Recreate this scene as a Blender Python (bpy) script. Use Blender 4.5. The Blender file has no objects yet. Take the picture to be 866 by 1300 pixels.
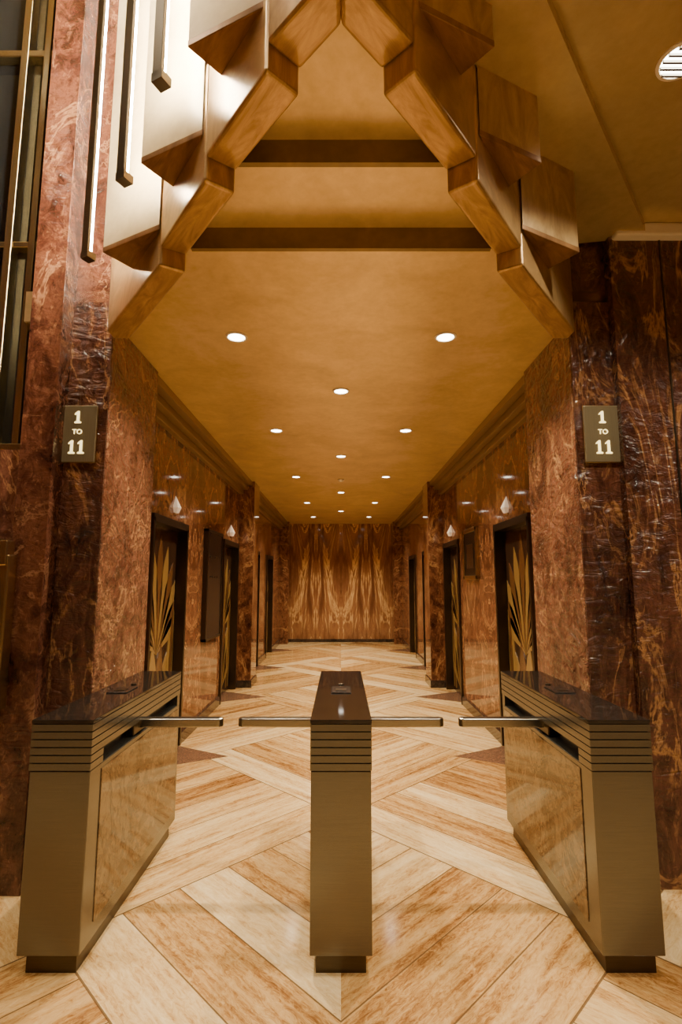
import bpy, bmesh, math, random
from mathutils import Vector, Matrix
random.seed(4)
D=bpy.data; C=bpy.context
# ---------------------------------------------------------------- node helpers
class G:
    def __init__(s,name):
        s.m=D.materials.new(name); s.m.use_nodes=True
        s.nt=s.m.node_tree; s.n=s.nt.nodes; s.l=s.nt.links
        s.b=s.n['Principled BSDF']
        g=s.n.new('ShaderNodeNewGeometry'); s.pos=g.outputs['Position']
    def lk(s,v,inp):
        if isinstance(v,bpy.types.NodeSocket): s.l.new(v,inp)
        else: inp.default_value=v
    def M(s,op,a,b=0.0,c=0.0):
        n=s.n.new('ShaderNodeMath'); n.operation=op
        s.lk(a,n.inputs[0]); s.lk(b,n.inputs[1]); s.lk(c,n.inputs[2]); return n.outputs[0]
    def xyz(s,v):
        n=s.n.new('ShaderNodeSeparateXYZ'); s.l.new(v,n.inputs[0]); return n.outputs
    def comb(s,x,y,z):
        n=s.n.new('ShaderNodeCombineXYZ'); s.lk(x,n.inputs[0]); s.lk(y,n.inputs[1]); s.lk(z,n.inputs[2]); return n.outputs[0]
    def noise(s,vec,scale,detail=5,dist=0.0,rough=.55):
        n=s.n.new('ShaderNodeTexNoise'); s.l.new(vec,n.inputs['Vector'])
        n.inputs['Scale'].default_value=scale; n.inputs['Detail'].default_value=detail
        n.inputs['Distortion'].default_value=dist; n.inputs['Roughness'].default_value=rough
        return n.outputs['Fac']
    def ramp(s,f,stops):
        n=s.n.new('ShaderNodeValToRGB'); s.l.new(f,n.inputs[0]); e=n.color_ramp.elements
        while len(e)<len(stops): e.new(.5)
        for i,(p,c) in enumerate(stops):
            e[i].position=p; e[i].color=(c[0],c[1],c[2],1) if hasattr(c,'__len__') else (c,c,c,1)
        return n.outputs[0]
    def mix(s,f,a,b,mode='MIX'):
        n=s.n.new('ShaderNodeMix'); n.data_type='RGBA'; n.blend_type=mode
        s.lk(f,n.inputs[0])
        for v,i in ((a,6),(b,7)):
            if isinstance(v,bpy.types.NodeSocket): s.l.new(v,n.inputs[i])
            else: n.inputs[i].default_value=(v[0],v[1],v[2],1)
        return n.outputs[2]
    def bump(s,h,st,dist=.01):
        n=s.n.new('ShaderNodeBump'); n.inputs['Strength'].default_value=st; n.inputs['Distance'].default_value=dist
        s.lk(h,n.inputs['Height']); s.l.new(n.outputs[0],s.b.inputs['Normal'])
    def set(s,**k):
        for a,v in k.items():
            nm={'col':'Base Color','rough':'Roughness','metal':'Metallic','spec':'Specular IOR Level','coat':'Coat Weight'}[a]
            if a=='col' and not isinstance(v,bpy.types.NodeSocket): v=(v[0],v[1],v[2],1)
            s.lk(v,s.b.inputs[nm])
        return s.m

def marble(name,dark,mid,light,vein,sc=(1,1,1),mirror=None,scale=1.6,rough=.12,relief=0.0,veinw=.02,veinamt=.85,speckamt=.5,fine=.55):
    g=G(name); x,y,z=g.xyz(g.pos)[:3]
    if mirror is not None:      # book-matched slabs, 'mirror' metres wide
        x=g.M('PINGPONG',x,mirror); y=g.M('PINGPONG',y,mirror)
    v=g.comb(g.M('MULTIPLY',x,sc[0]),g.M('MULTIPLY',y,sc[1]),g.M('MULTIPLY',z,sc[2]))
    n1=g.noise(v,scale,4,1.2,.6)
    n2=g.noise(v,scale*5,7,.9,.74)
    n3=g.noise(v,scale*.9,6,2.0,.62)
    f=g.M('ADD',g.M('MULTIPLY',n1,1-fine),g.M('MULTIPLY',n2,fine))
    col=g.ramp(f,[(.38,dark),(.47,mid),(.54,light),(.60,mid),(.68,dark)])
    rid=g.M('ABSOLUTE',g.M('SUBTRACT',n3,.5))
    vm=g.ramp(rid,[(0.0,1.0),(veinw,.0)])
    patch=g.ramp(n1,[(.44,0.0),(.56,1.0)])
    vm=g.M('MULTIPLY',vm,patch)
    col=g.mix(g.M('MULTIPLY',vm,veinamt),col,vein)
    sp=g.noise(v,scale*13,4,1.0,.7)
    speck=g.M('MULTIPLY',g.ramp(sp,[(.55,0.0),(.66,1.0)]),g.ramp(n2,[(.45,0.0),(.6,1.0)]))
    col=g.mix(g.M('MULTIPLY',speck,speckamt),col,vein)
    if relief:
        vr=g.comb(g.M('MULTIPLY',x,6),g.M('MULTIPLY',y,6),g.M('MULTIPLY',z,11))
        g.bump(g.noise(vr,1.4,4,1.6,.55),relief,.035)
    return g.set(col=col,rough=rough,spec=.5)

m_lobby=marble('marble_lobby_red',(.026,.009,.006),(.078,.026,.015),(.155,.06,.034),(.40,.20,.085),(1,1,.7),None,1.7,.13,.18)
m_dark=marble('marble_lobby_dark',(.018,.007,.005),(.055,.020,.012),(.105,.039,.022),(.40,.20,.075),(1.3,1,.5),None,1.6,.11,.6,.022,.85,.4)
m_redcol=marble('marble_column_red',(.022,.007,.004),(.062,.020,.011),(.115,.042,.022),(.28,.14,.065),(1,1,.7),None,1.9,.12,.25)
m_side=marble('marble_reveal',(.05,.018,.010),(.135,.050,.027),(.23,.095,.05),(.50,.28,.12),(1,1,.8),None,2.2,.13,.9)
m_corr=marble('marble_corridor',(.03,.011,.006),(.105,.038,.018),(.21,.085,.037),(.52,.28,.105),(1.3,1.3,.8),.85,1.5,.07,0,.02)
m_back=marble('marble_bookmatched',(.10,.038,.017),(.20,.082,.034),(.30,.135,.055),(.80,.50,.2),(2.0,1,.28),.7,1.15,.08,0,.03,.95,.12,.35)
m_panel=marble('marble_turnstile_panel',(.05,.026,.010),(.12,.066,.026),(.20,.118,.046),(.03,.014,.006),(1,1,1.1),None,1.9,.07,0,.035,.85,.2)
m_base=marble('marble_black',(.01,.008,.007),(.03,.02,.015),(.05,.03,.02),(.12,.08,.05),(1,1,1),None,3,.1)

def gold(name,a,b,rough=.42,metal=.45,scale=2.2):
    g=G(name); n=g.noise(g.pos,scale,7,.6,.6); n2=g.noise(g.pos,scale*9,4,0,.6)
    f=g.M('ADD',g.M('MULTIPLY',n,.7),g.M('MULTIPLY',n2,.3))
    g.bump(n2,.08,.003)
    return g.set(col=g.ramp(f,[(.3,a),(.68,b)]),rough=rough,metal=metal)
m_gold=gold('gold_leaf_ceiling',(.54,.385,.165),(.82,.62,.31),.33,.45)
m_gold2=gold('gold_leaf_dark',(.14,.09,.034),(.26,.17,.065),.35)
m_lobceil=gold('gold_lobby_ceiling',(.46,.34,.165),(.68,.52,.28),.27,.5)
def wood(name,a,b,ac_=7,metal=.5):
    g=G(name); x,y,z=g.xyz(g.pos)[:3]
    ax=g.M('ABSOLUTE',x)
    al=g.M('ADD',g.M('MULTIPLY',ax,.62),g.M('MULTIPLY',y,.79))
    ac=g.M('SUBTRACT',g.M('MULTIPLY',ax,.79),g.M('MULTIPLY',y,.62))
    v=g.comb(g.M('MULTIPLY',al,1.6),g.M('MULTIPLY',ac,ac_),g.M('MULTIPLY',z,1.5))
    n=g.noise(v,2.0,7,1.2,.65)
    g.bump(n,.1,.004)
    return g.set(col=g.ramp(n,[(.3,a),(.7,b)]),rough=.28,metal=metal)
m_beam=wood('gilded_beam',(.27,.155,.06),(.66,.43,.18))
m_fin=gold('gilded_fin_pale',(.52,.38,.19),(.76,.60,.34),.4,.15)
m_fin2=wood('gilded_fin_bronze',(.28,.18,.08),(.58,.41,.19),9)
m_soffit=wood('gilded_soffit',(.14,.068,.026),(.36,.19,.075))

def simple(name,col,rough=.4,metal=0.0,spec=.5):
    g=G(name); n=g.noise(g.pos,30,3)
    c=g.mix(g.M('MULTIPLY',n,.25),col,tuple(v*.6 for v in col))
    return g.set(col=c,rough=rough,metal=metal,spec=spec)
def brushed(name,col,rough=.33,vert=False,metal=1.0):
    g=G(name); x,y,z=g.xyz(g.pos)[:3]
    v=g.comb(g.M('MULTIPLY',x,4 if not vert else 120),g.M('MULTIPLY',y,4),g.M('MULTIPLY',z,160 if not vert else 3))
    n=g.noise(v,2,4)
    g.bump(n,.05,.002)
    return g.set(col=g.ramp(n,[(.3,tuple(v*.85 for v in col)),(.7,col)]),rough=rough,metal=metal)
m_bronze=brushed('brushed_nickel_bronze',(.185,.175,.145),.27,False,.9)
m_bronzed=brushed('dark_bronze',(.10,.078,.052),.35)
m_steel=brushed('satin_steel',(.36,.34,.29),.25)
m_plate=brushed('sign_plate_bronze',(.24,.20,.12),.35,True,.5)
m_glasstop=simple('black_glass_top',(.018,.013,.010),.05,0,.5)
m_black=simple('black_enamel',(.012,.01,.009),.25)
m_brass=brushed('polished_brass',(.62,.5,.26),.25,True)
m_dglass=simple('dark_window_glass',(.012,.013,.014),.06,0,.7)
m_trimc=simple('cream_trim',(.75,.68,.55),.5)
m_wdoor=simple('door_dark_veneer',(.035,.016,.008),.22)
m_wgold=simple('door_gold_veneer',(.25,.145,.042),.25)
m_worange=simple('door_orange_veneer',(.12,.052,.017),.25)
m_corn=simple('cornice_bronze',(.26,.165,.07),.35,.4)
def emit(name,col,st):
    g=G(name); g.b.inputs['Base Color'].default_value=(*col,1)
    g.b.inputs['Emission Color'].default_value=(*col,1); g.b.inputs['Emission Strength'].default_value=st
    return g.m
m_lamp=emit('lamp_glow',(1,.94,.82),16)
m_tube=emit('tube_glow',(1,.88,.66),350)
m_sconce=emit('sconce_glass',(.9,.8,.66),.2)
m_num=emit('sign_number_glow',(1,.80,.36),2.4)

# floor ---------------------------------------------------------------
def floor_mat():
    g=G('travertine_planks'); x,y,z=g.xyz(g.pos)[:3]
    ax=g.M('ABSOLUTE',x); r=1/math.sqrt(2); S=1.838; W=S/6
    a=g.M('MULTIPLY',g.M('ADD',ax,y),r); b=g.M('MULTIPLY',g.M('SUBTRACT',y,ax),r)
    a=g.M('ADD',a,S*8-2.786); b=g.M('ADD',b,S*8-2.786)
    ua=g.M('DIVIDE',a,S); ub=g.M('DIVIDE',b,S)
    ia=g.M('FLOOR',ua); ib=g.M('FLOOR',ub)
    par=g.M('MODULO',g.M('ADD',ia,ib),2.0)
    inv=g.M('SUBTRACT',1.0,par)
    p=g.M('ADD',g.M('MULTIPLY',b,inv),g.M('MULTIPLY',a,par))
    q=g.M('ADD',g.M('MULTIPLY',a,inv),g.M('MULTIPLY',b,par))
    up=g.M('DIVIDE',p,W); ip=g.M('FLOOR',up); fp=g.M('FRACT',up)
    side=g.M('SIGN',x)
    wn=g.n.new('ShaderNodeTexWhiteNoise'); g.l.new(g.comb(g.M('ADD',ip,g.M('MULTIPLY',side,31.5)),ia,ib),wn.inputs['Vector'])
    rnd=wn.outputs['Value']
    v=g.comb(g.M('ADD',g.M('MULTIPLY',p,15),g.M('MULTIPLY',rnd,40)),g.M('MULTIPLY',q,.9),g.M('MULTIPLY',rnd,9))
    n=g.noise(v,1.1,6,.6,.62)
    v2=g.comb(g.M('ADD',g.M('MULTIPLY',p,42),g.M('MULTIPLY',rnd,70)),g.M('MULTIPLY',q,12),rnd)
    n2=g.noise(v2,1.0,6,1.4,.82)
    f=g.M('ADD',g.M('MULTIPLY',n,.5),g.M('MULTIPLY',n2,.5))
    f=g.M('ADD',f,g.M('MULTIPLY',g.M('SUBTRACT',rnd,.5),.09))
    col=g.ramp(f,[(.34,(.19,.082,.027)),(.42,(.40,.215,.078)),(.48,(.58,.375,.16)),(.55,(.68,.49,.25)),(.67,(.78,.63,.38))])
    tone=g.ramp(rnd,[(0.0,(.72,.60,.46)),(.3,(.88,.79,.66)),(.7,(1,.95,.86)),(1.0,(1,1,1))])
    col=g.mix(1.0,col,tone,'MULTIPLY')
    def edge(fr,w):
        d=g.M('MINIMUM',fr,g.M('SUBTRACT',1.0,fr)); return g.M('LESS_THAN',d,w)
    e=g.M('MAXIMUM',edge(fp,.011),g.M('MAXIMUM',edge(g.M('FRACT',ua),.0026),edge(g.M('FRACT',ub),.0026)))
    col=g.mix(g.M('MULTIPLY',e,.85),col,(.10,.05,.022))
    yy=g.M('PINGPONG',g.M('ADD',y,-5.24+26.0),1.3)
    tri=g.M('LESS_THAN',yy,g.M('MULTIPLY',g.M('SUBTRACT',ax,1.06),.55))
    tri=g.M('MULTIPLY',tri,g.M('GREATER_THAN',y,4.2))
    tri=g.M('MULTIPLY',tri,g.M('LESS_THAN',ax,1.9))
    tcol=g.ramp(n2,[(.3,(.09,.042,.024)),(.7,(.21,.11,.062))])
    col=g.mix(tri,col,tcol)
    g.bump(n2,.02,.002)
    rr=g.M('ADD',.06,g.M('MULTIPLY',n,.12))
    return g.set(col=col,rough=rr,spec=.55)
m_floor=floor_mat()

# ---------------------------------------------------------------- mesh helpers
def add(name,me,mat,parent=None,bevel=0,smooth=False):
    o=D.objects.new(name,me); C.collection.objects.link(o)
    if mat: me.materials.append(mat)
    if parent: o.parent=parent
    if bevel:
        md=o.modifiers.new('b','BEVEL'); md.width=bevel; md.segments=3; md.limit_method='ANGLE'
    return o
def prism(name,pts,z0,z1,mat,parent=None,bevel=0,axis='Z'):
    bm=bmesh.new()
    def P(a,b,c):
        if axis=='Z': return (a,b,c)
        if axis=='X': return (c,a,b)
        return (a,c,b)
    lo=[bm.verts.new(P(a,b,z0)) for a,b in pts]; hi=[bm.verts.new(P(a,b,z1)) for a,b in pts]
    n=len(pts); bm.faces.new(lo); bm.faces.new(hi)
    for i in range(n): bm.faces.new((lo[i],lo[(i+1)%n],hi[(i+1)%n],hi[i]))
    bmesh.ops.recalc_face_normals(bm,faces=bm.faces)
    me=D.meshes.new(name); bm.to_mesh(me); bm.free()
    return add(name,me,mat,parent,bevel)
def box(name,x0,x1,y0,y1,z0,z1,mat,parent=None,bevel=0):
    if x0>x1:x0,x1=x1,x0
    return prism(name,[(x0,y0),(x1,y0),(x1,y1),(x0,y1)],z0,z1,mat,parent,bevel)
def multibox(name,boxes,mat,parent=None,bevel=0):
    bm=bmesh.new()
    for x0,x1,y0,y1,z0,z1 in boxes:
        r=bmesh.ops.create_cube(bm,size=1)
        bmesh.ops.scale(bm,vec=(abs(x1-x0),y1-y0,z1-z0),verts=r['verts'])
        bmesh.ops.translate(bm,vec=((x0+x1)/2,(y0+y1)/2,(z0+z1)/2),verts=r['verts'])
    me=D.meshes.new(name); bm.to_mesh(me); bm.free()
    return add(name,me,mat,parent,bevel)
def lathe(name,prof,loc,mat,parent=None,seg=40):
    bm=bmesh.new(); rings=[]
    for r,z in prof:
        rings.append([bm.verts.new((loc[0]+r*math.cos(2*math.pi*i/seg),loc[1]+r*math.sin(2*math.pi*i/seg),loc[2]+z)) for i in range(seg)])
    for a,b in zip(rings,rings[1:]):
        for i in range(seg): bm.faces.new((a[i],a[(i+1)%seg],b[(i+1)%seg],b[i]))
    bm.faces.new(rings[0]); bm.faces.new(rings[-1])
    bmesh.ops.recalc_face_normals(bm,faces=bm.faces)
    me=D.meshes.new(name); bm.to_mesh(me); bm.free()
    return add(name,me,mat,parent)
def empty(name,loc=(0,0,0)):
    e=D.objects.new(name,None); C.collection.objects.link(e); e.empty_display_size=.1
    return e
def spot(name,loc,power,parent,ang=120,blend=.6,col=(1,.74,.42),size=.035):
    l=D.lights.new(name,'SPOT'); l.energy=power; l.spot_size=math.radians(ang); l.spot_blend=blend
    l.color=col; l.shadow_soft_size=size
    o=D.objects.new(name,l); C.collection.objects.link(o); o.location=loc
    o.parent=parent; return o

# ---------------------------------------------------------------- shell
ZC=3.26; ZR=3.84; ZL=7.2; YF=3.06; YB=14.8; XW=1.65; XO=1.43
box('floor',-5,5,-4.5,YB+.3,-.12,0,m_floor)
prism('ceiling',[(-.80,2.41),(.80,2.41),(1.41,3.13),(1.44,3.14),(2.0,3.14),(2.0,YB),(-2.0,YB),(-2.0,3.14),(-1.44,3.14),(-1.41,3.13)],ZC,ZC+.2,m_gold)
box('wall_back',-2.1,2.1,YB,YB+.25,0,ZC+.2,m_back)
doors=[(4.55,5.6),(7.35,8.4),(9.6,10.6),(11.7,12.7)]
HD=2.2
for s,nm in ((-1,'left'),(1,'right')):
    bx=[]; y=3.95
    for a,b in doors:
        bx.append((s*XW,s*2.1,y,a,0,ZC)); bx.append((s*XW,s*2.1,a,b,HD,ZC)); y=b
    bx.append((s*XW,s*2.1,y,YB,0,ZC))
    for yp in (8.5,14.3):      # projecting pilasters are part of the wall mass
        bx.append((s*1.41,s*1.66,yp,yp+.5,0,ZC))
    multibox('wall_'+nm,bx,m_corr)
    box('wall_reveal_'+nm,s*XO,s*1.75,3.14,3.95,0,ZC,m_side,None,.004)
    box('wall_pilaster_'+nm,s*(XO+.002),s*1.70,3.125,3.14+.01,0,ZC+.12,m_dark)
    multibox('trim_door_jamb_'+nm,[q for a,b in doors for q in ((s*1.62,s*1.78,a-.001,a+.04,0,HD),(s*1.62,s*1.78,b-.04,b+.001,0,HD),(s*1.62,s*1.78,a,b,HD-.04,HD+.03))],m_bronzed)
    multibox('trim_cornice_'+nm,[(s*1.45,s*1.66,3.95,YB,3.19,3.262),(s*1.52,s*1.66,3.95,YB,3.12,3.19),(s*1.59,s*1.66,3.95,YB,3.05,3.12)],m_corn,None,.006)
    seg=[]; y=3.95
    for a,b in doors+[(YB,YB)]:
        seg.append((s*1.625,s*1.66,y,a,0,.11)); y=b
    multibox('baseboard_'+nm,seg+[(s*1.395,s*1.66,8.485,9.015,0,.11)],m_base)
box('baseboard_back',-1.41,1.41,YB-.02,YB,0,.08,m_base)
multibox('wall_front_right',[(1.68,5,YF,3.3,0,ZR+.1)],m_dark)
multibox('wall_front_column',[(-1.875,-1.68,3.0,3.4,0,ZL)],m_redcol,None,.004)
multibox('wall_front_left',[(-5,-1.86,3.1,3.4,0,2.42),(-5,-3.6,3.1,3.4,2.42,ZL)],m_lobby)
multibox('wall_front_upper',[(-1.75,-1.36,3.14,3.5,ZC+.1,ZL),(1.34,1.75,3.14,3.5,ZC+.1,ZR+.1),(-1.4,.1,3.3,3.5,ZC+.2,ZL)],m_redcol)
box('wall_lobby_left',-5.2,-5,-4.5,3.4,0,ZL,m_lobby)
box('wall_lobby_right',5,5.2,-4.5,3.4,0,ZR+.1,m_dark)
box('wall_lobby_rear',-5,5,-4.7,-4.5,0,ZL,m_lobby)
box('trim_wall_seam',1.99,2.0,YF-.006,YF+.01,0,3.76,m_bronzed)
box('trim_crown',1.70,5,YF-.06,YF+.02,3.755,3.84,m_trimc,None,.015)

# ---------------------------------------------------------------- stepped V canopy
inn=[(0,1.50),(.146,1.652),(.44,2.0),(.765,2.42),(1.32,3.135)]
out=[(0,1.31),(.25,1.556),(.55,1.925),(.877,2.36),(1.425,3.04)]
zb=[3.43,3.33,3.23,3.14]
teeth=[([(.27,1.58),(.57,1.716),(.44,1.86)],3.60),([(.57,1.945),(.878,2.092),(.76,2.26)],3.45),([(.88,2.35),(1.233,2.53),(1.10,2.72)],3.32)]
for s,nm,top in ((-1,'left',ZL),(1,'right',ZR)):
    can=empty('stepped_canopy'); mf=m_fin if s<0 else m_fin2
    for k in range(4):
        i0,i1,o1,o0=inn[k],inn[k+1],out[k+1],out[k]
        pts=[i0,i1,o1,o0] if k<3 else [i0,i1,(1.425,3.135),o1,o0]
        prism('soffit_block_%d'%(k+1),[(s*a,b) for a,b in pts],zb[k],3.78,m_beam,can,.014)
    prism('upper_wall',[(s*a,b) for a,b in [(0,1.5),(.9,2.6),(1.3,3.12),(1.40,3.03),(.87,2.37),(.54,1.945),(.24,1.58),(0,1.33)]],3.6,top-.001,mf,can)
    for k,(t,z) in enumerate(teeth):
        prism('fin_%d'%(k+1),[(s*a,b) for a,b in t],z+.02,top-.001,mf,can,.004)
        cx=sum(a for a,b in t)/3; cy=sum(b for a,b in t)/3
        t2=[(cx+(a-cx)*1.015,cy+(b-cy)*1.015) for a,b in t]
        prism('fin_foot_%d'%(k+1),[(s*a,b) for a,b in t2],z,z+.03,m_soffit,can,.004)
prism('ceiling_step_a',[(-.80,2.44),(-.47,2.0),(.47,2.0),(.80,2.44)],3.37,3.46,m_gold)
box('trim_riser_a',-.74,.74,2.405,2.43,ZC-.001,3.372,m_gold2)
prism('ceiling_step_b',[(-.50,2.05),(-.0,1.40),(.50,2.05)],3.475,3.56,m_gold)
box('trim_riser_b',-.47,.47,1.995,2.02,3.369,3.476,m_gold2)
prism('ceiling_lobby_low',[(0,.8),(1.93,YF),(1.3,YF+.1),(0,1.5)],3.78,3.9,m_lobceil)
prism('ceiling_lobby',[(0,-4.5),(5,-4.5),(5,YF+.2),(1.3,YF+.2),(0,1.5)],ZR,4.0,m_lobceil)
box('ceiling_lobby_high',-5,.1,-4.5,3.4,ZL,ZL+.2,m_lobceil)
box('wall_lobby_drop',0,.1,-4.5,1.4,ZR,ZL,m_lobceil)

# vertical tubes standing clear of the fin faces, dark channel on the lobby side
for (x,y,z) in [(-.742,1.87,3.64),(-1.036,2.24,3.51),(-1.43,2.72,3.43),(-.42,1.50,3.86)]:
    e=empty('vertical_tube_light')
    dx,dy=.43,.903; nx,ny=-dy,dx; w=.026
    def q(a,b): return (x+dx*a+nx*b, y+dy*a+ny*b)
    prism('channel',[q(0,-w),q(0,w),q(.018,w),q(.018,-w)],z,ZL-.05,m_bronzed,e,.004)
    lathe('tube',[(.012,0),(.012,ZL-.1-z-.06)],(*q(.034,0),z+.05),m_tube,e,16)
    prism('end_cap',[q(0,-.028),q(0,.028),q(.055,.028),q(.055,-.028)],z-.01,z+.03,m_bronzed,e)

# ---------------------------------------------------------------- window left
win=empty('window_1')
box('glass',-3.6,-1.88,3.26,3.28,2.42,ZL,m_dglass,win)
multibox('mullions',[(-2.03,-1.985,3.16,3.26,2.42,ZL),(-2.20,-2.15,3.18,3.26,2.42,ZL),(-2.62,-2.57,3.18,3.26,2.42,ZL),(-3.1,-3.05,3.18,3.26,2.42,ZL),
    (-3.6,-1.88,3.19,3.26,3.80,3.84),(-3.6,-1.88,3.19,3.26,5.22,5.27),(-3.6,-1.88,3.14,3.28,2.42,2.47)],m_brass,win,.006)
mb=empty('brass_letter_box')
box('case',-2.25,-1.82,2.90,2.985,.95,1.78,m_brass,mb,.01)
multibox('fluted_crest',[(-2.24+i*.053,-2.24+i*.053+.04,2.885,2.96,1.72,1.90-abs(3.5-i)*.012) for i in range(8)],m_brass,mb,.006)
box('slot',-2.18,-1.88,2.892,2.91,1.55,1.59,m_black,mb)
box('wall_bracket',-2.23,-1.9,2.98,2.998,1.0,1.75,m_bronzed,mb)

# ---------------------------------------------------------------- turnstiles
def turnstile(cx,arms):
    e=empty('turnstile'); y0=2.42; y1=3.70; h=.131
    X=lambda a:cx+a
    box('toe_base',X(-h+.025),X(h-.025),y0+.035,y1-.04,0,.10,m_bronzed,e)
    box('body',X(-h),X(h),y0,y1,.085,.815,m_bronze,e,.004)
    for s in (-1,1):
        box('marble_panel',X(s*(h-.004)),X(s*(h+.004)),y0+.115,y1-.04,.15,.79,m_panel,e,.002)
    box('slot_core',X(-h+.05),X(h-.05),y0+.1,y1-.03,.81,.905,m_black,e)
    box('rear_post',X(-h),X(h),y1-.05,y1,.81,.905,m_bronze,e)
    nz=6; z0=.818; z1=1.015; st=(z1-z0)/nz
    fr=[];fl=[]
    for i in range(nz):
        a=z0+i*st; b=a+st-.005
        if b<.895: fr.append((X(-h-.003),X(h+.003),y0-.003,y0+.12,a,b))
        else: fl.append((X(-h-.003),X(h+.003),y0-.003,y1+.003,a,b))
    multibox('rib_bands',fr+fl,m_bronze,e)
    zl=fl[0][4]
    box('rib_core',X(-h+.006),X(h-.006),y0+.006,y1-.006,zl+.002,1.014,m_black,e)
    box('rib_core_front',X(-h+.006),X(h-.006),y0+.006,y0+.11,.812,.91,m_black,e)
    box('top_plate',X(-h-.004),X(h+.004),y0-.004,y1+.004,1.013,1.03,m_glasstop,e,.003)
    box('card_reader',X(-.055),X(.055),y0+.55,y0+.72,1.029,1.036,m_black,e,.003)
    box('reader_window',X(-.03),X(.03),y0+.59,y0+.65,1.0355,1.038,m_bronzed,e)
    lathe('indicator',[(.016,0),(.016,.005),(.01,.007)],(cx,y0+.8,1.03),m_bronzed,e,20)
    for s in arms:
        L=.447 if len(arms)==1 else .43
        ya=3.02
        prism('arm',[(X(s*.05),ya-.032),(X(s*(h+L-.02)),ya-.026),(X(s*(h+L)),ya-.01),(X(s*(h+L)),ya+.01),(X(s*(h+L-.02)),ya+.026),(X(s*.05),ya+.032)],.846,.893,m_steel,e,.008)
        box('arm_hub',X(s*(h-.06)),X(s*(h-.01)),ya-.09,ya+.09,.82,.90,m_bronzed,e,.006)
turnstile(-1.222,[1]); turnstile(0,[-1,1]); turnstile(1.222,[-1])

# ---------------------------------------------------------------- elevator doors
def elev(s,a,b):
    e=empty('elevator_door'); xp=s*1.735; w=b-a; yc=(a+b)/2
    box('leaf_1',xp,xp+s*.04,a+.03,yc-.003,0,HD-.03,m_wdoor,e,.003)
    box('leaf_2',xp,xp+s*.04,yc+.003,b-.03,0,HD-.03,m_wdoor,e,.003)
    hw=w/2-.05
    def petal(y0,z0,ang,L,wd,mat,k,t):
        pts=[]
        for i in range(15):
            f=i/14; pts.append((f*L,wd*math.sin(math.pi*f**1.6)))
        pts=pts+[(f,-r) for f,r in reversed(pts[1:-1])]
        pp=[]
        for u,v in pts:
            yy=y0+u*math.sin(ang)+v*math.cos(ang); zz=z0+u*math.cos(ang)-v*math.sin(ang)
            pp.append((max(yc-hw,min(yc+hw,yy)),max(.05,min(HD-.08,zz))))
        cl=[pp[0]]
        for p_ in pp[1:]:
            if (p_[0]-cl[-1][0])**2+(p_[1]-cl[-1][1])**2>1e-8: cl.append(p_)
        if len(cl)>3: prism('marquetry_%d'%k,cl,min(xp-s*t,xp),max(xp-s*t,xp),mat,e,0,'X')
    k=0
    for j,an in enumerate([-60,-48,-36,-24,-12,0,12,24,36,48,60]):
        k+=1; petal(yc,.95,math.radians(an),1.15-abs(an)*.008,.085,(m_wgold,m_worange)[j%2],k,.004)
    for j,an in enumerate([-50,-35,-20,-7,7,20,35,50]):
        k+=1; petal(yc,.08,math.radians(an),1.0-abs(an)*.004,.10,(m_worange,m_wgold)[j%2],k,.006)
    for sg in (-1,1):
        for j in range(3):
            k+=1; petal(yc+sg*(.30+.07*j),.06,math.radians(sg*3),1.1+.2*j,.045,(m_wgold,m_worange)[j%2],k,.008)
for s in (-1,1):
    for a,b in doors: elev(s,a,b)
    for yc in (5.2,7.88,10.1):
        e=empty('elevator_sconce'); x0=s*XW
        bm=bmesh.new(); zc=2.38
        def ring(r,z): return [bm.verts.new((x0-s*r*d,yc+r*w_,zc+z)) for d,w_ in ((0,-1),(.6,-.7),(.9,0),(.6,.7),(0,1))]
        R=[ring(.045,-.07),ring(.07,-.02),ring(.003,.10)]
        for p_,q_ in zip(R,R[1:]):
            for i in range(5): bm.faces.new((p_[i],p_[(i+1)%5],q_[(i+1)%5],q_[i]))
        bm.faces.new(R[0]); bm.faces.new(R[-1]); bmesh.ops.recalc_face_normals(bm,faces=bm.faces)
        me=D.meshes.new('glass'); bm.to_mesh(me); bm.free(); add('glass',me,m_sconce,e)
        box('wall_plate',x0-s*.008,x0+s*.001,yc-.04,yc+.04,2.29,2.36,m_brass,e,.003)
cb=empty('elevator_control_board')
box('board',-1.65,-1.60,6.35,7.1,.95,2.25,m_black,cb,.006)
multibox('frame',[(-1.65,-1.592,6.33,6.36,.93,2.27),(-1.65,-1.592,7.09,7.12,.93,2.27),(-1.65,-1.592,6.33,7.12,2.24,2.27),(-1.65,-1.592,6.33,7.12,.93,.96)],m_bronzed,cb)
multibox('indicator_lamps',[(-1.603,-1.594,6.5+.12*i,6.53+.12*i,1.93-.25*j,1.955-.25*j) for i in range(4) for j in range(2)],m_steel,cb)
fn=empty('framed_notice')
multibox('frame',[(1.61,1.65,6.3,6.36,1.66,2.3),(1.61,1.65,6.94,7.0,1.66,2.3),(1.61,1.65,6.3,7.0,1.66,1.71),(1.61,1.65,6.3,7.0,2.25,2.3)],m_brass,fn,.004)
box('sheet',1.625,1.648,6.36,6.94,1.70,2.26,m_bronzed,fn)
box('label',1.62,1.626,6.48,6.82,1.8,2.1,m_steel,fn)

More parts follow.
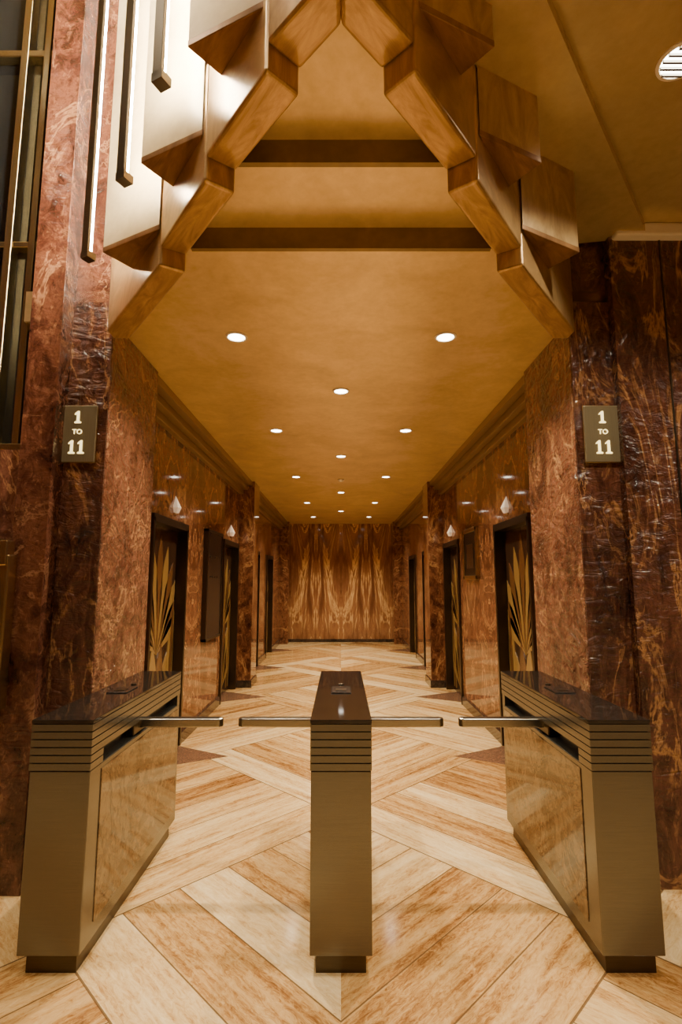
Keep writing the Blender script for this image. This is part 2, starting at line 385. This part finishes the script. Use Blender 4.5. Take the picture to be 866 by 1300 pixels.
# ---------------------------------------------------------------- floor range signs
for cx in (-1.595,1.585):
    e=empty('floor_range_sign'); yp=3.12
    box('plate',cx-.11,cx+.11,yp-.02,yp+.004,2.345,2.695,m_plate,e,.004)
    box('rim',cx-.114,cx+.114,yp-.014,yp+.004,2.341,2.699,m_brass,e,.003)
    def one(xc,z,h,nm):       # serif numeral 1 as one outline
        t=.0075; sw=.019
        pts=[(xc-sw,z),(xc+sw,z),(xc+sw,z+.008),(xc+t,z+.012),(xc+t,z+h),(xc-.003,z+h),(xc-.020,z+h-.016),(xc-.020,z+h-.023),(xc-t,z+h-.017),(xc-t,z+.012),(xc-sw,z+.008)]
        prism(nm,pts,yp-.025,yp-.019,m_num,e,0,'Y')
    one(cx,2.585,.074,'numeral_1'); one(cx-.028,2.395,.082,'numeral_1_low_a'); one(cx+.028,2.395,.082,'numeral_1_low_b')
    cu=D.curves.new('word_to','FONT'); cu.body='TO'; cu.size=.042; cu.align_x='CENTER'; cu.extrude=.003
    o=D.objects.new('word_to',cu); C.collection.objects.link(o); cu.materials.append(m_num)
    o.location=(cx,yp-.022,2.517); o.rotation_euler=(math.pi/2,0,0); o.parent=e

# ---------------------------------------------------------------- downlights
def downlight(x,y,z,p,r=.055,ang=125,col=(1,.845,.60),louvre=False,blend=.7):
    e=empty('recessed_downlight')
    lathe('trim_ring',[(r+.018,0),(r+.018,-.006),(r+.004,-.009),(r+.002,-.003)],(x,y,z),m_trimc,e)
    lathe('lens',[(r,0),(r,-.005)],(x,y,z),m_lamp,e)
    if louvre:
        sl=[]
        for i in range(-2,3):
            o=i*.03; L=math.sqrt(max(0,r*r-o*o))
            sl.append((x-L,x+L,y+o-.005,y+o+.005,z-.016,z-.004))
        multibox('louvre',sl,m_steel,e)
    spot('lamp',(x,y,z-.03),p,e,ang,blend,col)
for y in [3.35,5.55,8.09,10.8,13.2]:
    for x in (-.70,.70): downlight(x,y,ZC,235,ang=122,blend=.95)
for y in (4.36,6.73,9.54,12.1): downlight(0,y,ZC,235,ang=122,blend=.95)
sd=lathe('smoke_detector',[(.05,0),(.05,-.02),(.03,-.035)],(0,8.3,ZC),m_trimc)
for x,y in ((1.45,1.98),(1.45,.4),(3.2,1.98),(3.2,.2),(1.45,-1.4),(3.2,-1.6)): downlight(x,y,ZR,170,.075,125,(1,.86,.63),True)  # first fixture is in view; the rest are added unseen to light the foreground
for x,y in ((-1.2,.9),(-3.2,.9),(-1.2,-1.6),(-3.2,-1.6)): downlight(x,y,ZL,400,.1,90,(1,.86,.63))  # unseen high fixtures, added as fill light for the lobby

w=D.worlds.new('world'); C.scene.world=w; w.use_nodes=True
w.node_tree.nodes['Background'].inputs[0].default_value=(1,.8,.55,1); w.node_tree.nodes['Background'].inputs[1].default_value=.1
cam=D.cameras.new('camera'); co=D.objects.new('camera',cam); C.collection.objects.link(co)
cam.sensor_fit='VERTICAL'; cam.sensor_height=36; cam.lens=18.55; cam.clip_start=.05
co.location=(0,0,1.63); co.rotation_euler=(math.radians(90+7.56),0,0)
C.scene.camera=co
